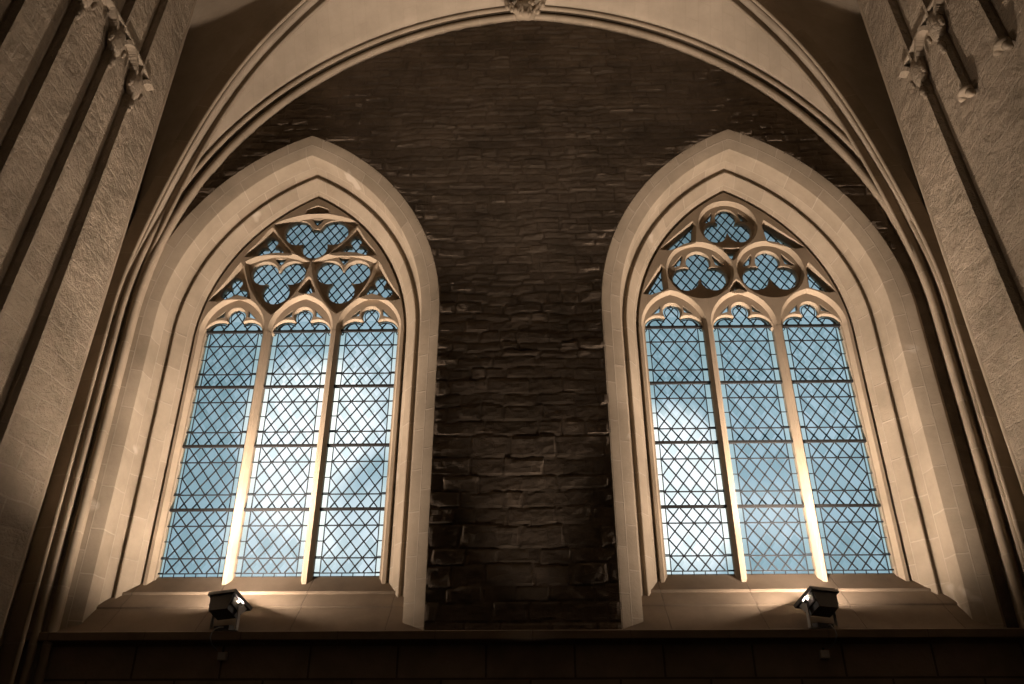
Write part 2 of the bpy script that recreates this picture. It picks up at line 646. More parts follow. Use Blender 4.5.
def union_loop(cx, cz, shapes, n=72, rmin=0.02):
    """outline of a union of circles (x, z, r), star-shaped about (cx, cz)"""
    out = []
    for i in range(n):
        th = 2 * pi * i / n + 0.0001
        dx, dz = cos(th), sin(th)
        best = rmin
        for (sx, sz, r) in shapes:
            ox, oz = sx, sz
            bq = ox * dx + oz * dz
            disc = bq * bq - (ox * ox + oz * oz - r * r)
            if disc >= 0:
                best = max(best, bq + sqrt(disc))
        out.append((cx + best * dx, cz + best * dz))
    return out


def grow(loop, e, c=None):
    """push a closed outline outwards by e along its vertex normals"""
    n = len(loop)
    area = sum(loop[i][0] * loop[(i + 1) % n][1] - loop[(i + 1) % n][0] * loop[i][1] for i in range(n))
    sg = 1 if area > 0 else -1
    out = []
    for i in range(n):
        ax, az = loop[i - 1]
        bx, bz = loop[(i + 1) % n]
        tx, tz = bx - ax, bz - az
        l = hypot(tx, tz) or 1
        out.append((loop[i][0] + sg * tz / l * e, loop[i][1] - sg * tx / l * e))
    return out


def arc_pts(p, q, bulge, n):
    """points from p towards q (q left out), bowed by bulge to the right of the direction of travel"""
    out = []
    dx, dz = q[0] - p[0], q[1] - p[1]
    l = hypot(dx, dz)
    for i in range(n):
        s = i / n
        h = 4 * s * (1 - s) * bulge
        out.append((p[0] + dx * s + dz / l * h, p[1] + dz * s - dx / l * h))
    return out


def curved_poly(pts, bulges, n=14):
    out = []
    for i in range(len(pts)):
        out += arc_pts(pts[i], pts[(i + 1) % len(pts)], bulges[i], n)
    return out


NOTCH_Z = 5.36
LANCETS = [-(LW + MW), 0.0, LW + MW]


def lancet_notch(xc, hw, zs, rise, e=0.0, n=14):
    """open-bottomed pointed head from its left foot to its right foot"""
    c = (rise * rise - hw * hw) / (2 * hw)
    r = hw + c
    pm = atan2(rise, c)
    r += e
    pm2 = math.acos(min(1, c / r))
    left = [(xc - (hw + e), NOTCH_Z)]
    left += [(xc - (r * cos(pm2 * i / n) - c), zs + r * sin(pm2 * i / n)) for i in range(n)]
    return left + [(xc, zs + r * sin(pm2))] + [(2 * xc - x, z) for x, z in reversed(left)]


def lancet_cusped(xc, e=0.0):
    """the trefoiled head of the glass: two shoulders and a round top lobe"""
    sh = [(-0.215, 0.0, 0.19), (0.215, 0.0, 0.19), (0, 0.275, 0.125), (0, 0.06, 0.16)]
    n = 56
    pts = []
    for i in range(n + 1):
        th = pi * i / n
        dx, dz = cos(th), sin(th)
        best = 0.05
        for (sx, sz, r) in sh:
            bq = sx * dx + sz * dz
            disc = bq * bq - (sx * sx + sz * sz - (r + e) ** 2)
            if disc >= 0:
                best = max(best, bq + sqrt(disc))
        pts.append((xc + best * dx, 5.50 + best * dz))
    pts.reverse()
    hw = LW / 2 + 0.018 + e
    return [(xc - hw, NOTCH_Z), (xc - hw, 5.47)] + pts + [(xc + hw, 5.47), (xc + hw, NOTCH_Z)]


def head_boundary(notches, u=0.05):
    """outline of a tracery plate: along the lancet notches left to right, back over the arch"""
    a = HW + u
    out = [(-a, NOTCH_Z)]
    for n in notches:
        out += n
    out += [(a, NOTCH_Z)]
    arch = pointed(a, z0=NOTCH_Z + 0.02, nj=1, na=26)
    arch = [p for p in arch if p[1] > NOTCH_Z + 0.03]
    return out + list(reversed(arch))


def build_tracery(win, cx, kind):
    main_h, cusp_h = [], []
    if kind == 'circles':
        for (x, z, r) in ((-0.01, 7.235, 0.40), (-0.515, 6.43, 0.45), (0.505, 6.43, 0.45)):
            main_h.append([(x + r * cos(2 * pi * i / 48), z + r * sin(2 * pi * i / 48)) for i in range(48)])
            k = r / 0.41
            cusp_h.append(union_loop(x, z, [(0, .165 * k, .158 * k), (-.185 * k, -.10 * k, .17 * k), (.185 * k, -.10 * k, .17 * k), (0, 0, .10 * k)]))
            for sx in (-1, 1):
                cusp_h.append(curved_poly([(x + sx * .20 * k, z + .27 * k), (x + sx * .34 * k, z + .09 * k), (x + sx * .24 * k, z + .13 * k)][::sx], [0.0, 0, 0], 4))
        sides = [[(-1.34, 6.03), (-1.04, 6.13), (-1.06, 6.50)], [(-1.03, 6.79), (-0.56, 6.93), (-0.52, 7.27)]]
        for s in sides:
            for mir in (1, -1):
                p = [(mir * x, z) for x, z in s]
                if mir < 0:
                    p = p[::-1]
                main_h.append(curved_poly(p, [-0.0] * 3, 6))
                cusp_h.append(grow(curved_poly(p, [0.0] * 3, 6), -0.012))
        small = [[(-0.1, 6.78), (0.08, 6.78), (-0.01, 6.62)], [(-0.1, 6.06), (0.08, 6.06), (-0.01, 6.22)]]
    else:
        tris = [((0.02, 7.12), (-0.61, .21), (0.62, .21), (0.0, -.43), .17), ((-0.46, 6.39), (-0.47, .26), (0.435, .265), (0.01, -.60), .13),
                ((0.50, 6.39), (-0.435, .265), (0.47, .26), (-0.01, -.60), .13)]
        for (c, l, r, b, bt) in tris:
            P = [(c[0] + q[0], c[1] + q[1]) for q in (l, r, b)]
            main_h.append(curved_poly(P, [-bt, -0.08, -0.08], 16))
            top = c is tris[0][0]
            if top:
                lobes = [(-.27, .115, .212), (.27, .115, .212), (0, -.15, .19), (0, .02, .15)]
            else:
                lobes = [(-.205, .12, .192), (.205, .12, .192), (0, -.21, .195), (0, 0, .15)]
            cusp_h.append(union_loop(c[0], c[1], lobes))
            zt = c[1] + l[1] + bt - 0.03
            cusp_h.append(curved_poly([(c[0] - .075, zt), (c[0], zt - .10), (c[0] + .075, zt)], [0.0, 0, 0], 5))
        sides = [[(-0.96, 6.78), (-0.31, 6.80), (-0.645, 7.25)], [(-1.36, 6.00), (-0.82, 6.04), (-1.02, 6.62)]]
        for k, s in enumerate(sides):
            for mir in (1, -1):
                p = [(mir * x, z) for x, z in s]
                if mir < 0:
                    p = p[::-1]
                main_h.append(curved_poly(p, [-0.03, 0.0, -0.02], 8))
                gx = sum(q[0] for q in p) / 3
                gz = sum(q[1] for q in p) / 3
                cusp_h.append(union_loop(gx, gz, [(0, .12, .085), (-.11, -.06, .085), (.10, -.06, .085), (0, 0, .06)], n=48))
        small = [[(-0.07, 6.14), (0.11, 6.14), (0.02, 6.36)], [(-0.16, 7.575), (0.19, 7.575), (0.01, 7.655)]]
    for s in small:
        main_h.append(curved_poly(s, [0.0, 0.0, 0.0], 6))
        cusp_h.append(grow(curved_poly(s, [0.0, 0.0, 0.0], 6), -0.02))
    e = 0.041
    # bars: pointed lancet heads and the big figures
    nb = [lancet_notch(x, LW / 2 + 0.019, 5.50, 0.545) for x in LANCETS]
    nf = [lancet_notch(x, LW / 2 + 0.019, 5.50, 0.545, e) for x in LANCETS]
    ob, of = head_boundary(nb, 0.10), head_boundary(nf, 0.10)
    mb = MB()
    plate(mb, [of] + [grow(h, e) for h in main_h], [ob] + main_h, GLASS_Y - 0.135, GLASS_Y - 0.055, GLASS_Y - 0.045, cx)
    mb.build('tracery_bars', M['tracery'], win)
    # cusping set back behind the bars
    e2 = 0.02
    cb = [lancet_cusped(x) for x in LANCETS]
    cf = [lancet_cusped(x, e2) for x in LANCETS]
    eyes = []
    for x in LANCETS:
        for sx in (-1, 1):
            eyes.append(curved_poly([(x + sx * .16, 5.87), (x + sx * .30, 5.72), (x + sx * .17, 5.76)][::sx], [0, 0, 0], 4))
    mb = MB()
    plate(mb, [head_boundary(cf)] + [grow(h, e2 * 0.8) for h in cusp_h] + eyes, [head_boundary(cb)] + cusp_h + eyes, GLASS_Y - 0.06, GLASS_Y - 0.03, GLASS_Y + 0.025, cx)
    mb.build('tracery_cusps', M['tracery'], win)
    # glass of the head behind the openings, and its leads
    arch = pointed(HW + 0.03, z0=5.95, nj=1, na=20, zs=SPRING)
    arch = [p for p in pointed(HW + 0.02, z0=5.3, nj=1, na=24) if p[1] > 5.72]
    mb = MB()
    mb.add([(cx + x, GLASS_Y + 0.012, z) for x, z in arch], [tuple(range(len(arch)))], [(x / DIA_W, z / DIA_H) for x, z in arch])
    mb.build('head_glass', M['glass'], win)
    mb = MB()
    lattice(mb, cx, -HW, HW, 5.86, 7.7, GLASS_Y - 0.0, w=0.016, sc=0.85, clip=lambda x, z: inside_arch(x, z, HW))
    mb.build('head_lead_lattice', M['lead'], win)


DIA_W, DIA_H = 0.1685, 0.2275


def flat_bar(mb, p, q, w, y, t=0.012, cx=0.0):
    dx, dz = q[0] - p[0], q[1] - p[1]
    l = hypot(dx, dz)
    if l < 0.02:
        return
    nx, nz = -dz / l * w / 2, dx / l * w / 2
    sec = [(p[0] + nx, p[1] + nz), (p[0] - nx, p[1] - nz), (q[0] - nx, q[1] - nz), (q[0] + nx, q[1] + nz)]
    v = [(cx + x, y - t / 2, z) for x, z in sec] + [(cx + x, y + t / 2, z) for x, z in sec]
    mb.add(v, [(0, 1, 2, 3), (4, 7, 6, 5), (0, 4, 5, 1), (1, 5, 6, 2), (2, 6, 7, 3), (3, 7, 4, 0)], [(a[0], a[2]) for a in v])


def lattice(mb, cx, x0, x1, z0, z1, y, w=0.016, sc=1.0, clip=None, phase=(0.0, 0.0)):
    """crossing diagonal cames inside a rectangle (local x), optionally clipped by an outline"""
    dw, dh = DIA_W * sc, DIA_H * sc
    sl = dh / dw
    xm = (x0 + x1) / 2
    for sg in (1, -1):
        k0 = int(((x1 - x0) / dw + (z1 - z0) / dh)) + 3
        for k in range(-k0, k0 + 1):
            # z = z0 + phase + sg*sl*(x - xm) + k*dh
            zc = z0 + phase[1] + k * dh
            f = lambda x: zc + sg * sl * (x - xm)
            xa, xb = x0, x1
            lo, hi = sorted(((z0 - zc) / (sg * sl) + xm, (z1 - zc) / (sg * sl) + xm))
            xa, xb = max(xa, lo), min(xb, hi)
            if xb - xa < 0.015:
                continue
            if clip:
                n = 40
                ins = [x for x in [xa + (xb - xa) * i / n for i in range(n + 1)] if clip(x, f(x))]
                if len(ins) < 2:
                    continue
                xa, xb = ins[0], ins[-1]
            flat_bar(mb, (xa, f(xa)), (xb, f(xb)), w, y, cx=cx)


BARS = [2.93, 3.795, 4.66, 5.53]
# profile of the surround: u = outwards from the glass edge, d = towards the viewer
HOLLOW = []
for i in range(9):
    t_ = i / 8
    p0, p1, p2, p3 = (.325, .322), (.405, .335), (.435, .50), (.422, .70)
    HOLLOW.append(tuple((1 - t_) ** 3 * p0[k] + 3 * t_ * (1 - t_) ** 2 * p1[k] + 3 * t_ * t_ * (1 - t_) * p2[k] + t_ ** 3 * p3[k] for k in (0, 1)))
SURROUND = [(.0, -.06), (.0, .045), (.03, .05), (.055, .075), (.06, .085), (.085, .09), (.115, .085), (.285, .345), (.297, .35), (.305, .325)] + HOLLOW + \
    [(.420, .712), (.432, .722), (.655, .825), (.675, .832), (.72, .80), (.72, -.06)]
SILL_PROF = [(-0.02, 2.10), (0.0, 2.083), (0.265, 1.868), (0.285, 1.862), (0.292, 1.84), (0.285, 1.825), (0.47, 1.675), (0.485, 1.655), (0.478, 1.635), (0.50, 1.615), (0.835, 1.335),
             (0.84, 1.30), (0.80, 1.29), (-0.10, 1.29), (-0.10, 2.10)]


def build_window(name, cx, kind, label):
    win = empty(name, (cx, GLASS_Y, SILL_Z))
    tag(win, label, 'window', kind='structure')
    # stone surround
    loops = [pointed(HW + u, z0=1.2) for u, d in SURROUND]
    nP, nL = len(SURROUND), len(loops[0])
    vl = [0]
    for i in range(1, nP):
        vl.append(vl[-1] + hypot(SURROUND[i][0] - SURROUND[i - 1][0], SURROUND[i][1] - SURROUND[i - 1][1]))
    ref = loops[nP // 2]
    ul = [0]
    for i in range(1, nL):
        ul.append(ul[-1] + hypot(ref[i][0] - ref[i - 1][0], ref[i][1] - ref[i - 1][1]))
    v, uv, f = [], [], []
    for k, (u, d) in enumerate(SURROUND):
        for i in range(nL):
            x, z = loops[k][i]
            v.append((cx + x, GLASS_Y - d, z))
            uv.append((ul[i], vl[k] * 1.15 + 0.05))
    for k in range(nP):
        k2 = (k + 1) % nP
        for i in range(nL - 1):
            f.append((k * nL + i, k * nL + i + 1, k2 * nL + i + 1, k2 * nL + i))
    mb = MB()
    mb.add(v, f, uv)
    mb.build('stone_surround', M['ashlar'], win, smooth=28)
    # stepped sloping sill
    mb = MB()
    n = 24
    hw = HW + 0.66
    path = [(cx - hw + 2 * hw * i / n, GLASS_Y, 0) for i in range(n + 1)]
    mb.sweep(path, [((0, -1, 0), (0, 0, 1))] * (n + 1), SILL_PROF)
    mb.build('sloping_sill', M['sill'], win, smooth=25)
    # mullions
    for sx in (-1, 1):
        x = cx + sx * (LW + MW) / 2
        prof = [(-.064, .04), (-.064, -.057), (-.026, -.137), (.026, -.137), (.064, -.057), (.064, .04)]
        zz = [1.80 + (5.49 - 1.80) * i / 8 for i in range(9)]
        mb = MB()
        mb.sweep([(x, GLASS_Y, z) for z in zz], [((1, 0, 0), (0, 1, 0))] * 9, prof)
        mb.build('mullion', M['tracery'], win, smooth=20)
        # half mullion against the jamb
        mb = MB()
        x = cx + sx * (HW + 0.002)
        prof = [(.02, .04), (.018, -.057), (.052, -.137), (.095, -.137), (.10, -.12), (.10, .04)]
        mb.sweep([(x, GLASS_Y, z) for z in zz], [((sx, 0, 0), (0, 1, 0))] * 9, prof)
        mb.build('jamb_shaft', M['tracery'], win, smooth=20)
    build_tracery(win, cx, kind)
    # glazing, leads and iron bars of the three lights
    for li, xl in enumerate(LANCETS):
        x0, x1 = xl - LW / 2 - 0.03, xl + LW / 2 + 0.03
        gz1 = 5.90
        mb = MB()
        q = [(x0, SILL_Z - 0.02), (x1, SILL_Z - 0.02), (x1, 5.715), (x0, 5.715)]
        mb.add([(cx + x, GLASS_Y + 0.012, z) for x, z in q], [(0, 1, 2, 3)], [((x - xl) / DIA_W + 50, (z - BARS[0]) / DIA_H + 50) for x, z in q])
        mb.build('lancet_glass', M['glass'], win)
        mb = MB()
        bx0, bx1 = xl - LW / 2 + 0.062, xl + LW / 2 - 0.062
        rows = [SILL_Z + 0.045] + BARS
        for a, b in zip(rows, rows[1:]):
            z0, z1 = a + 0.012, b - 0.012
            h = b - a
            za, zb = a + h * 0.235, a + h * 0.745
            # quarries: nodes sit on the two thin cross bars
            dh = (zb - za) / 2
            global DIA_H
            keep = DIA_H
            DIA_H = dh
            lattice(mb, cx, bx0, bx1, z0, z1, GLASS_Y, w=0.016, phase=(0, za - z0))
            DIA_H = keep
            for zc in (za, zb):
                flat_bar(mb, (xl - LW / 2 - .02, zc), (xl + LW / 2 + .02, zc), 0.014, GLASS_Y - 0.004, t=0.016, cx=cx)
            for xb in (bx0, bx1):
                flat_bar(mb, (xb, z0), (xb, z1), 0.012, GLASS_Y - 0.001, cx=cx)
            for k in range(5):
                zc = z0 + (z1 - z0) * k / 4
                for (p, q_) in ((xl - LW / 2 - .02, bx0), (bx1, xl + LW / 2 + .02)):
                    flat_bar(mb, (p, zc), (q_, zc), 0.010, GLASS_Y, cx=cx)
        # border strip along the foot
        zc = SILL_Z + 0.05
        flat_bar(mb, (xl - LW / 2 - .02, zc), (xl + LW / 2 + .02, zc), 0.012, GLASS_Y, cx=cx)
        for k in range(6):
            x = bx0 + (bx1 - bx0) * k / 5
            flat_bar(mb, (x, SILL_Z), (x, zc), 0.010, GLASS_Y, cx=cx)
        # trefoil head: lattice, and a came following the outline
        out = lancet_cusped(xl, -0.028)[1:-1]

        def inhead(x, z, xl=xl):
            x -= xl
            if z < 5.50:
                return abs(x) < LW / 2 - 0.03
            z -= 5.50
            return any(hypot(x - sx, z - sz) < r - 0.02 for sx, sz, r in [(-0.215, 0.0, 0.19), (0.215, 0.0, 0.19), (0, 0.275, 0.125), (0, 0.06, 0.16)])
        lattice(mb, cx, xl - LW / 2, xl + LW / 2, 5.53, 5.90, GLASS_Y, w=0.016, clip=inhead, phase=(0, DIA_H * 0.25))
        for p, q_ in zip(out, out[1:]):
            flat_bar(mb, p, q_, 0.012, GLASS_Y - 0.002, cx=cx)
        mb.build('lead_lattice', M['lead'], win)
        for zb in BARS:
            mb = MB()
            mb.box(cx + xl - LW / 2 - 0.025, cx + xl + LW / 2 + 0.025, GLASS_Y - 0.045, GLASS_Y - 0.012, zb - 0.017, zb + 0.017)
            mb.build('iron_bar', M['iron'], win)
    return win


build_window('window_1', WIN_X[0], 'triangles', 'tall pointed stone window whose head holds three curved triangles, above the left floodlight')
build_window('window_2', WIN_X[1], 'circles', 'tall pointed stone window whose head holds three circles with trefoils, above the right floodlight')

# ------------------------------------------------------------------ vault: wall arch, diagonal ribs, webs
BAY_B = 2.0
CORNER_Y = 9.0
CR_PHI = [0, .10, .283, .376, .474, .609, .752, .915, 1.571]
CR_RAT = [4.6, 4.75, 5.15, 5.75, 6.22, 6.46, 6.38, 6.26, 6.15]


def interp(x, xs, ys):
    for i in range(len(xs) - 1):
        if x <= xs[i + 1]:
            s = (x - xs[i]) / (xs[i + 1] - xs[i])
            return ys[i] + (ys[i + 1] - ys[i]) * s
    return ys[-1]


def diag_pt(s, side, dz=0.0):
    """s 0..1 from the corner to the crown"""
    ph = s * pi / 2
    rat = sum(interp(min(max(ph + k * .05, 0), pi / 2), CR_PHI, CR_RAT) for k in range(-3, 4)) / 7
    t = 1 - cos(ph)
    return Vector((side * (5.25 * (1 - t) + .08 * (1 - t) ** 4), CORNER_Y - BAY_B * t, 5.2 + rat * sin(ph) + dz))


def form_pts(off=0.0, na=40):
    p = pointed(FORM['a'] + off, FORM['c'], FORM['zs'], z0=FLOOR, nj=12, na=na)
    return [(FORM['x0'] + x, z) for x, z in p]


def arch_frames(pts, y):
    """frames for sweeping along an arch in a plane y = const: a outwards (radially), b towards the viewer"""
    fr = []
    n = len(pts)
    for i in range(n):
        a, b = pts[max(i - 1, 0)], pts[min(i + 1, n - 1)]
        tx, tz = b[0] - a[0], b[1] - a[1]
        l = hypot(tx, tz)
        fr.append(((-tz / l, 0, tx / l), (0, -1, 0)))
    return fr


fp = form_pts()
fr = arch_frames(fp, 0)


def roll(ca, cb, r, n=10, a0=0, a1=2 * pi):
    return [(ca + r * cos(a0 + (a1 - a0) * i / n), cb + r * sin(a0 + (a1 - a0) * i / n)) for i in range(n)]


# moulded arch against the window wall: two rolls with hollows between, running down as shafts
rib = empty('trim_4', (FORM['x0'], WALL_Y - 0.1, 10.9))
tag(rib, 'broad moulded stone arch with two rolls framing the whole window wall', 'rib', kind='structure')
mb = MB()
mb.sweep([(x, WALL_Y, z) for x, z in fp], fr, [(0.0, -.03), (0.0, .05), (.03, .075), (.055, .06), (.09, .02), (.125, .02), (.14, .10), (.20, .12), (.225, .05), (.32, .05), (.32, -.03)])
mb.build('moulding', M['rib'], rib, smooth=30)
mb = MB()
mb.sweep([(x, WALL_Y, z) for x, z in fp], fr, roll(.035, .075, .052, 10))
mb.build('inner_roll', M['rib'], rib, smooth=60)
mb = MB()
mb.sweep([(x, WALL_Y, z) for x, z in fp], fr, roll(.165, .135, .042, 10))
mb.build('outer_roll', M['rib'], rib, smooth=60)

for side, lab in ((-1, 'slender moulded rib rising diagonally from the left corner shaft into the vault'), (1, 'slender moulded rib rising diagonally from the right corner shaft into the vault')):
    drib = empty('trim_5' if side < 0 else 'trim_6', (side * 5.25, CORNER_Y, 5.2))
    tag(drib, lab, 'rib', kind='structure')
    pts = [Vector((side * 5.33, CORNER_Y, FLOOR + (5.2 - FLOOR) * i / 12)) for i in range(12)] + [diag_pt(i / 40, side) for i in range(41)]
    b_ax = Vector((BAY_B * side, -5.25, 0)).normalized()     # horizontal, across the rib
    if b_ax.y > 0:
        b_ax = -b_ax
    frames = []
    for i in range(len(pts)):
        tg = (pts[min(i + 1, len(pts) - 1)] - pts[max(i - 1, 0)]).normalized()
        a_ax = tg.cross(b_ax).normalized()
        # point outwards from the bay (up / away from the middle)
        if a_ax.dot(Vector((-side, 0, -0.8))) > 0:
            a_ax = -a_ax
        frames.append((a_ax, b_ax))
    mb = MB()
    mb.sweep(pts, frames, [(.04, .14), (.04, .10), (.18, .075), (.26, .06), (.26, -.06), (.18, -.075), (.04, -.10), (.04, -.14), (.30, -.16), (.30, .16)])
    mb.build('moulding', M['rib'], drib, smooth=30)
    for sb in (-1, 1):
        mb = MB()
        mb.sweep(pts, frames, roll(.04, sb * .120, .028, 8))
        mb.build('side_roll', M['rib'], drib, smooth=60)

# vault webs (one structural ceiling): ruled between the ribs
mb = MB()


def web(A, B, n, m=8, bulge=0.12):
    v, uv, f = [], [], []
    L = 0
    for i in range(n + 1):
        a, b = A(i / n), B(i / n)
        if i:
            L += ((a + b) / 2 - (A((i - 1) / n) + B((i - 1) / n)) / 2).length
        w = (b - a).length
        for j in range(m + 1):
            s = j / m
            p = a.lerp(b, s)
            p.z += bulge * 4 * s * (1 - s) * min(1, w / 3)
            v.append(p)
            uv.append((s * w, L))
    for i in range(n):
        for j in range(m):
            k = i * (m + 1) + j
            f.append((k, k + 1, k + m + 2, k + m + 1))
    mb.add(v, f, uv)


def form_s(s, side, off, y):
    a, c = FORM['a'] + off, FORM['c']
    r = a + c
    pm = math.acos(c / r)
    return Vector((FORM['x0'] + side * (r * cos(pm * s) - c), y, FORM['zs'] + r * sin(pm * s)))


def side_arch(s, side):
    ph = s * pi / 2
    return Vector((side * 5.55, CORNER_Y + 0.15 - (BAY_B + .15) * (1 - cos(ph)) ** 1.5, 5.2 + 5.9 * sin(ph)))


def mirror(P, flip):
    return Vector((P.x, 2 * (CORNER_Y - BAY_B) - P.y, P.z)) if flip else P


for flip in (False, True):
    for side in (-1, 1):
        up = lambda s, side=side: diag_pt(s, side, 0) + Vector((side * .16 * (1 - s), .05 * (1 - s), .20))
        web(lambda s: mirror(form_s(s, side, .24, CORNER_Y + 0.07), flip), lambda s: mirror(up(s), flip), 40)
        web(lambda s: mirror(up(s), flip), lambda s: mirror(side_arch(s, side), flip), 40)
ceiling = mb.build('ceiling', M['web'], smooth=50)
tag(ceiling, 'pale plastered vault webs between the stone ribs', 'ceiling', kind='structure')
sol = ceiling.modifiers.new('thickness', 'SOLIDIFY')
sol.thickness = 0.06

# carved boss at the crown of the wall arch
boss = empty('roof_boss', (0.03, WALL_Y - 0.16, 10.98))
tag(boss, 'carved leafy stone boss at the crown of the arch over the windows', 'boss')
mb = MB()
mb.blob((0.03, WALL_Y - 0.17, 10.96), (.20, .16, .17), 3, jitter=0.25)
mb.build('core', M['rib'], boss, smooth=60)
for i in range(8):
    sx = (-.29, -.20, -.10, -.045, .055, .11, .20, .29)[i]
    zz = (.05, -.07, .07, -.13, -.12, .08, -.06, .05)[i]
    mb = MB()
    base = Vector((0.03 + sx, WALL_Y - 0.27 - 0.03 * (i % 2), 10.94 + zz))
    rot = Matrix.Rotation(sx * 1.6, 3, 'Y') @ Matrix.Rotation(0.5 - 0.2 * (i % 3), 3, 'X')
    mb.blob(base, (.038, .045, .095), 2, rot, 0.4)
    mb.blob(base + rot @ Vector((.03, -.02, -.06)), (.035, .035, .045), 2, rot, 0.4)
    mb.blob(base + rot @ Vector((-.03, -.02, -.05)), (.032, .035, .045), 2, rot, 0.4)
    mb.build('leaf', M['rib'], boss, smooth=60)

# ------------------------------------------------------------------ side walls with blind tracery
EDGE_Y = 8.2


def wall_x(y, z, side, out=0.0):
    k = 0.026 + min(max((EDGE_Y - y) * 0.035, 0), 0.05)
    base = 5.125 if side < 0 else 5.10
    return side * (base - k * (z - 5.7) - out)


for side, nm, lab in ((-1, 'wall_left', 'tall side wall of tooled stone with four slim shafts, left of the windows'), (1, 'wall_right', 'tall side wall of tooled stone with broken-off shafts, right of the windows')):
    mb = MB()
    ys = [EDGE_Y - i * 0.35 for i in range(24)] + [EDGE_Y - 8.4 - 2 * i for i in range(8)]
    zs = [FLOOR + i * 0.5 for i in range(28)]
    zs[-1] = 12.0
    v, uv, f = [], [], []
    for y in ys:
        for z in zs:
            v.append((wall_x(y, z, side), y, z))
            uv.append((y, z))
    nz = len(zs)
    for i in range(len(ys) - 1):
        for j in range(nz - 1):
            k = i * nz + j
            f.append((k, k + 1, k + nz + 1, k + nz))
    # far end: chamfer, hollow and return to the recess
    ends = [(0.03, 0.035), (0.10, 0.045), (0.14, 0.02), (0.45, 0.02)]
    last = [i for i in range(nz)]
    o = len(v)
    for q, (dx, dy) in enumerate(ends):
        for z in zs:
            v.append((wall_x(EDGE_Y, z, side, -dx), EDGE_Y + dy, z))
            uv.append((EDGE_Y + dx + dy, z))
        row = [o + q * nz + j for j in range(nz)]
        for j in range(nz - 1):
            f.append((last[j], last[j + 1], row[j + 1], row[j]))
        last = row
    # recess running back to the window wall
    for z in zs:
        v.append((side * 5.62, WALL_Y + 0.02, z))
        uv.append((WALL_Y + 0.6, z))
    row = [len(v) - nz + j for j in range(nz)]
    for j in range(nz - 1):
        f.append((last[j], last[j + 1], row[j + 1], row[j]))
    # outer faces: makes the wall solid
    o = len(v)
    for (x, y) in ((side * 6.2, WALL_Y + 0.02), (side * 6.2, ys[-1])):
        for z in zs:
            v.append((x, y, z))
            uv.append((x + y, z))
    prev = row
    for q in range(2):
        cur = [o + q * nz + j for j in range(nz)]
        for j in range(nz - 1):
            f.append((prev[j], prev[j + 1], cur[j + 1], cur[j]))
        prev = cur
    first = [(len(ys) - 1) * nz + j for j in range(nz)]
    for j in range(nz - 1):
        f.append((prev[j], prev[j + 1], first[j + 1], first[j]))
    mb.add(v, f, uv)
    w = mb.build(nm, M['side'], smooth=30)
    tag(w, lab, 'wall', kind='structure')
    # thin bead down the far edge of the wall
    bead = MB()
    bead.tube([(wall_x(EDGE_Y, z, side, 0.0) - side * -0.03, EDGE_Y + 0.03, z) for z in zs], 0.042, 8)
    bo = bead.build('trim_2' if side < 0 else 'trim_3', M['rib'], smooth=60)
    tag(bo, 'thin round stone bead down the far edge of the %s wall' % ('left' if side < 0 else 'right'), 'moulding', kind='structure')


def on_wall(side, y, z, out):
    return Vector((wall_x(y, z, side, out), y, z))


SHAFT_Y = [7.33, 6.70, 5.97, 5.33]
HEAD_Z = [7.28, 7.36, 7.32, 7.32]
P_OUT = 0.10


def wall_plate(mb, side, poly, out0, out1):
    """a raised flat shape on the side wall, outline in (y, z)"""
    n = len(poly)
    pts, tr = tess([poly])
    mb.add([on_wall(side, y, z, out1) for y, z in pts], tr, pts)
    v = [on_wall(side, y, z, out1) for y, z in poly] + [on_wall(side, y, z, out0) for y, z in poly]
    f = [(i, (i + 1) % n, n + (i + 1) % n, n + i) for i in range(n)]
    mb.add(v, f, [(p[1], p[2]) for p in v])


def ribbon(mb, side, pts, w, out0, out1):
    n = len(pts)
    L, R = [], []
    for i in range(n):
        a, b = pts[max(i - 1, 0)], pts[min(i + 1, n - 1)]
        ty, tz = b[0] - a[0], b[1] - a[1]
        l = hypot(ty, tz)
        L.append((pts[i][0] - tz / l * w / 2, pts[i][1] + ty / l * w / 2))
        R.append((pts[i][0] + tz / l * w / 2, pts[i][1] - ty / l * w / 2))
    wall_plate(mb, side, L + R[::-1], out0, out1)


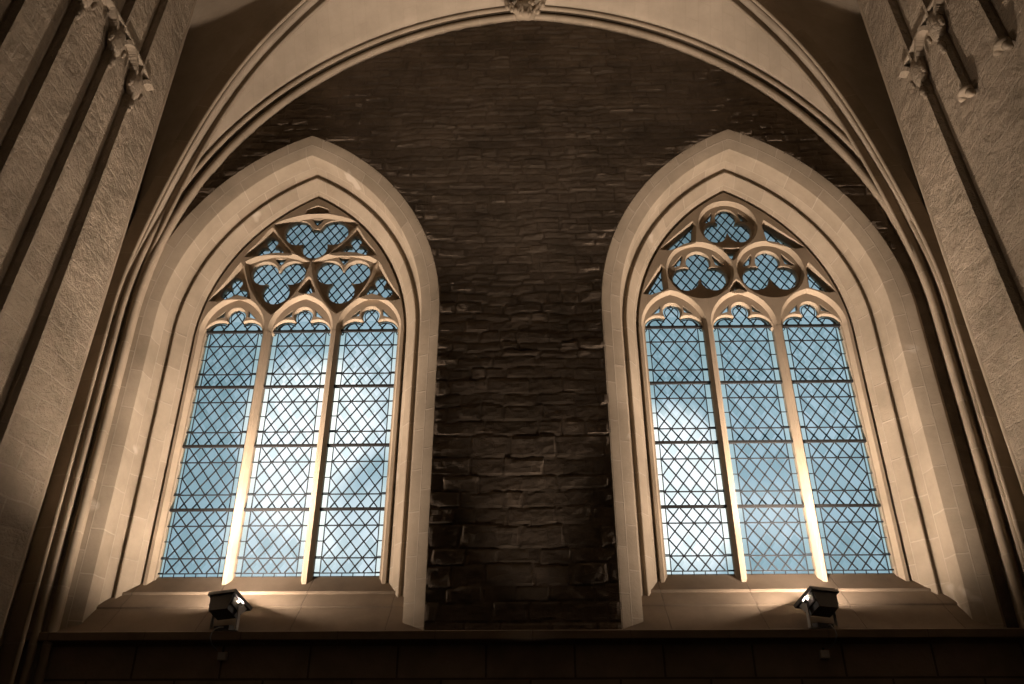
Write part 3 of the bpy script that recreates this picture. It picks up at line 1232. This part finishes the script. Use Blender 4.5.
def build_shaft(side, idx, z_low, broken, label):
    y = SHAFT_Y[idx]
    zh = HEAD_Z[idx]
    root = empty('blind_tracery_shaft', on_wall(side, y, max(z_low, FLOOR), 0))
    tag(root, label, 'shaft', group='blind tracery shafts on the %s wall' % ('left' if side < 0 else 'right'))
    prof = [(-.045, -.03), (-.045, .035), (-.020, P_OUT), (.020, P_OUT), (.045, .035), (.045, -.03)]
    n = 20
    zs = [z_low + (10.6 - z_low) * i / n for i in range(n + 1)]
    mb = MB()
    mb.sweep([on_wall(side, y, z, 0) for z in zs], [((0, 1, 0), (-side, 0, 0))] * (n + 1), prof)
    mb.build('shaft', M['side'], root, smooth=20)
    # arched head: two arcs springing from the shaft up to the cross moulding, a hood between, cusps below
    mb = MB()
    for sg in (-1, 1):
        arc = [(y + sg * .29 * (1 - cos(q)) / (1 - cos(1.35)), zh + .10 + (8.0 - zh - .10) * sin(q) / sin(1.35)) for q in [1.35 * i / 9 for i in range(10)]]
        ribbon(mb, side, arc, 0.05, -0.03, P_OUT)
    mb.build('arched_head', M['side'], root)
    mb = MB()
    mb.blob(on_wall(side, y, zh + .40, P_OUT * .55), (.085, .13, .23), 3, jitter=.06)
    mb.build('hood', M['side'], root, smooth=60)
    for (dy, dz, r) in ((0.0, 0.06, .06), (-.16, .30, .04), (.15, .34, .036)):
        mb = MB()
        mb.blob(on_wall(side, y + dy, zh + dz, P_OUT * 1.0), (r * .9, r * .8, r * 1.5), 2)
        mb.blob(on_wall(side, y + dy, zh + dz - r * 1.1, P_OUT * 1.0), (r * .6, r * .6, r * .9), 2)
        mb.build('cusp', M['side'], root, smooth=60)
    if broken:
        mb = MB()
        mb.blob(on_wall(side, y, z_low - .01, .075), (.085, .11, .05), 2)
        mb.blob(on_wall(side, y + .07, z_low - .02, .09), (.05, .05, .06), 2, jitter=.3)
        mb.blob(on_wall(side, y - .05, z_low - .07, .07), (.055, .05, .06), 2, jitter=.3)
        mb.build('corbel', M['rib'], root, smooth=60)


for side, nm in ((-1, 'trim_7'), (1, 'trim_8')):
    mb = MB()
    ys = [7.72 - i * .25 for i in range(12)]
    mb.sweep([on_wall(side, y, 8.0, 0) for y in ys], [((0, 0, 1), (-side, 0, 0))] * 12, [(-.032, -.03), (-.032, .03), (-.014, .10), (.014, .10), (.032, .05), (.032, -.03)])
    tag(mb.build(nm, M['side'], smooth=25), 'level stone moulding crossing the shafts high on the %s wall' % ('left' if side < 0 else 'right'), 'moulding', kind='structure')

ORD = ['closest to the left window', 'second from the left window', 'third from the left window', 'furthest from the left window']
for i in range(4):
    build_shaft(-1, i, FLOOR, False, 'slim raised stone shaft on the left wall, ' + ORD[i])
build_shaft(1, 0, FLOOR, False, 'full-length slim stone shaft on the right wall, closest to the right window')
build_shaft(1, 1, 6.70, True, 'short broken-off stone shaft ending in a corbel, beside the full-length right shaft')
build_shaft(1, 2, 6.62, True, 'short broken-off stone shaft ending in a corbel, near the upper right corner')

# ------------------------------------------------------------------ floor, wall behind the camera, upper closing slab
mb = MB()
mb.box(-6.2, 6.2, -14.6, 9.3, FLOOR - 0.2, FLOOR)
tag(mb.build('floor', M['floor']), 'stone slab floor of the church', 'floor', kind='structure')
mb = MB()
mb.box(-6.2, 6.2, -14.6, -14.2, FLOOR, 12.2)
tag(mb.build('wall_front', M['dado']), 'plain stone wall opposite the windows', 'wall', kind='structure')
mb = MB()
mb.box(-6.3, 6.3, -14.6, 10.2, 12.15, 12.4)
tag(mb.build('roof', M['web']), 'plain ceiling slab above the vault', 'ceiling', kind='structure')

# ------------------------------------------------------------------ floodlights standing on the ledge


def quad_prism(mb, A, B):
    """solid between two 4-point rings"""
    v = list(A) + list(B)
    f = [(0, 1, 2, 3), (7, 6, 5, 4)] + [(i, (i + 1) % 4, 4 + (i + 1) % 4, 4 + i) for i in range(4)]
    mb.add(v, f, [(p[0], p[1] + p[2]) for p in v])


def floodlight(x, y, yaw, label, cable_dx):
    base = Vector((x, y, LEDGE_Z))
    root = empty('floodlight', base)
    root.rotation_euler = (0, 0, yaw)
    root.scale = (1.13, 1.13, 1.13)
    tag(root, label, 'lamp', group='floodlights on the ledge')

    def put(mb, name, mat, smooth=None):
        o = mb.build(name, mat, None, smooth)
        o.parent = root
        return o
    el = radians(61)
    nrm = Vector((0, cos(el), sin(el)))
    tan = Vector((0, -sin(el), cos(el)))
    ex = Vector((1, 0, 0))
    piv = Vector((0, 0.0, 0.24))

    def ring(d, hx, ht):
        c = piv + nrm * d
        return [c + ex * sx * hx + tan * st * ht for sx, st in ((-1, -1), (1, -1), (1, 1), (-1, 1))]
    mb = MB()
    quad_prism(mb, ring(.045, .155, .125), ring(-.10, .125, .075))
    put(mb, 'housing', M['black'])
    mb = MB()
    for a0, a1, b0, b1 in ((-.18, .18, .12, .145), (-.18, .18, -.145, -.12), (-.18, -.15, -.12, .12), (.15, .18, -.12, .12)):
        A = [piv + nrm * .035 + ex * p + tan * q for p, q in ((a0, b0), (a1, b0), (a1, b1), (a0, b1))]
        quad_prism(mb, A, [p + nrm * .035 for p in A])
    put(mb, 'bezel', M['black'])
    for sx in (-1, 1):
        mb = MB()
        A = [piv + ex * sx * .158 + nrm * a + tan * b for a, b in ((-.05, -.085), (.03, -.11), (.03, .10), (-.05, .08))]
        quad_prism(mb, A, [p - ex * sx * .012 for p in A])
        put(mb, 'side_plate', M['alu'])
    mb = MB()
    quad_prism(mb, ring(.046, .15, .12), ring(.052, .15, .12))
    put(mb, 'lens', M['lens'])
    for sx in (-1, 1):
        mb = MB()
        xx = sx * .172
        mb.box(xx - .006, xx + .006, -.016, .016, 0.004, .26)
        put(mb, 'bracket_leg', M['alu'])
        mb = MB()
        mb.tube([(sx * .155, 0, .24), (sx * .19, 0, .24)], .014, 10)
        put(mb, 'pivot_knob', M['black'], 40)
    mb = MB()
    mb.box(-.178, .178, -.02, .02, 0.0, .008)
    put(mb, 'bracket_base', M['alu'])
    mb = MB()
    mb.box(-.10, .10, -.035, .035, .008, .05)
    put(mb, 'ballast_box', M['black'])
    # cable looping over the ledge towards the junction box below
    mb = MB()
    pts = [(0.03, -.03, .035), (0.02, -.075, .03), (cable_dx * .3, -.10, .012), (cable_dx * .5, -.125, -.02), (cable_dx * .62, -.135, -.07), (cable_dx * .8, -.09, -.13), (cable_dx, -.01, -.17)]
    mb.tube(pts, .006, 6)
    put(mb, 'cable', M['cable'], 60)
    # the lamp's own light, in front of its lens
    for sx in (-1, 1):
        l = bpy.data.lights.new('floodlight_beam', 'AREA')
        l.shape = 'RECTANGLE'
        l.size, l.size_y = .11, .20
        l.energy = FLOOD_POWER
        l.color = WARM
        lo = bpy.data.objects.new('floodlight_beam', l)
        COL.objects.link(lo)
        lo.parent = root
        lo.location = piv + nrm * .054 + ex * sx * .065
        # wide asymmetric reflector: throws sideways and up
        d = Matrix.Rotation(-yaw, 3, 'Z') @ Vector((sx * .30, -.12, .94))
        lo.rotation_euler = d.to_track_quat('-Z', 'Y').to_euler()
    l = bpy.data.lights.new('floodlight_core', 'SPOT')
    l.energy = BEAM_POWER
    l.color = WARM
    l.spot_size = radians(96)
    l.spot_blend = 1.0
    l.shadow_soft_size = 0.09
    lo = bpy.data.objects.new('floodlight_core', l)
    COL.objects.link(lo)
    lo.parent = root
    lo.location = piv + nrm * .075
    lo.rotation_euler = Vector((0, .02, 1)).to_track_quat('-Z', 'Y').to_euler()
    return root


floodlight(-3.35, 9.13, radians(-27), 'black floodlight on a bracket on the ledge under the left window', -0.03)
floodlight(3.165, 9.13, radians(27), 'black floodlight on a bracket on the ledge under the right window', 0.02)

for x, lab in ((-3.31, 'small grey junction box on the dark wall below the left floodlight'), (3.12, 'small grey junction box on the dark wall below the right floodlight')):
    jb = empty('junction_box', (x, 9.15, 1.0))
    tag(jb, lab, 'box', group='junction boxes under the ledge')
    mb = MB()
    mb.box(x - .045, x + .045, 9.09, 9.15, 1.03, 1.11)
    mb.build('box_body', M['grey'], jb)
    mb = MB()
    mb.box(x - .04, x + .04, 9.08, 9.09, 1.035, 1.105)
    mb.build('box_cover', M['grey'], jb)
    mb = MB()
    mb.tube([(x, 9.12, 1.11), (x, 9.12, 1.135)], .012, 8)
    mb.build('cable_gland', M['black'], jb)
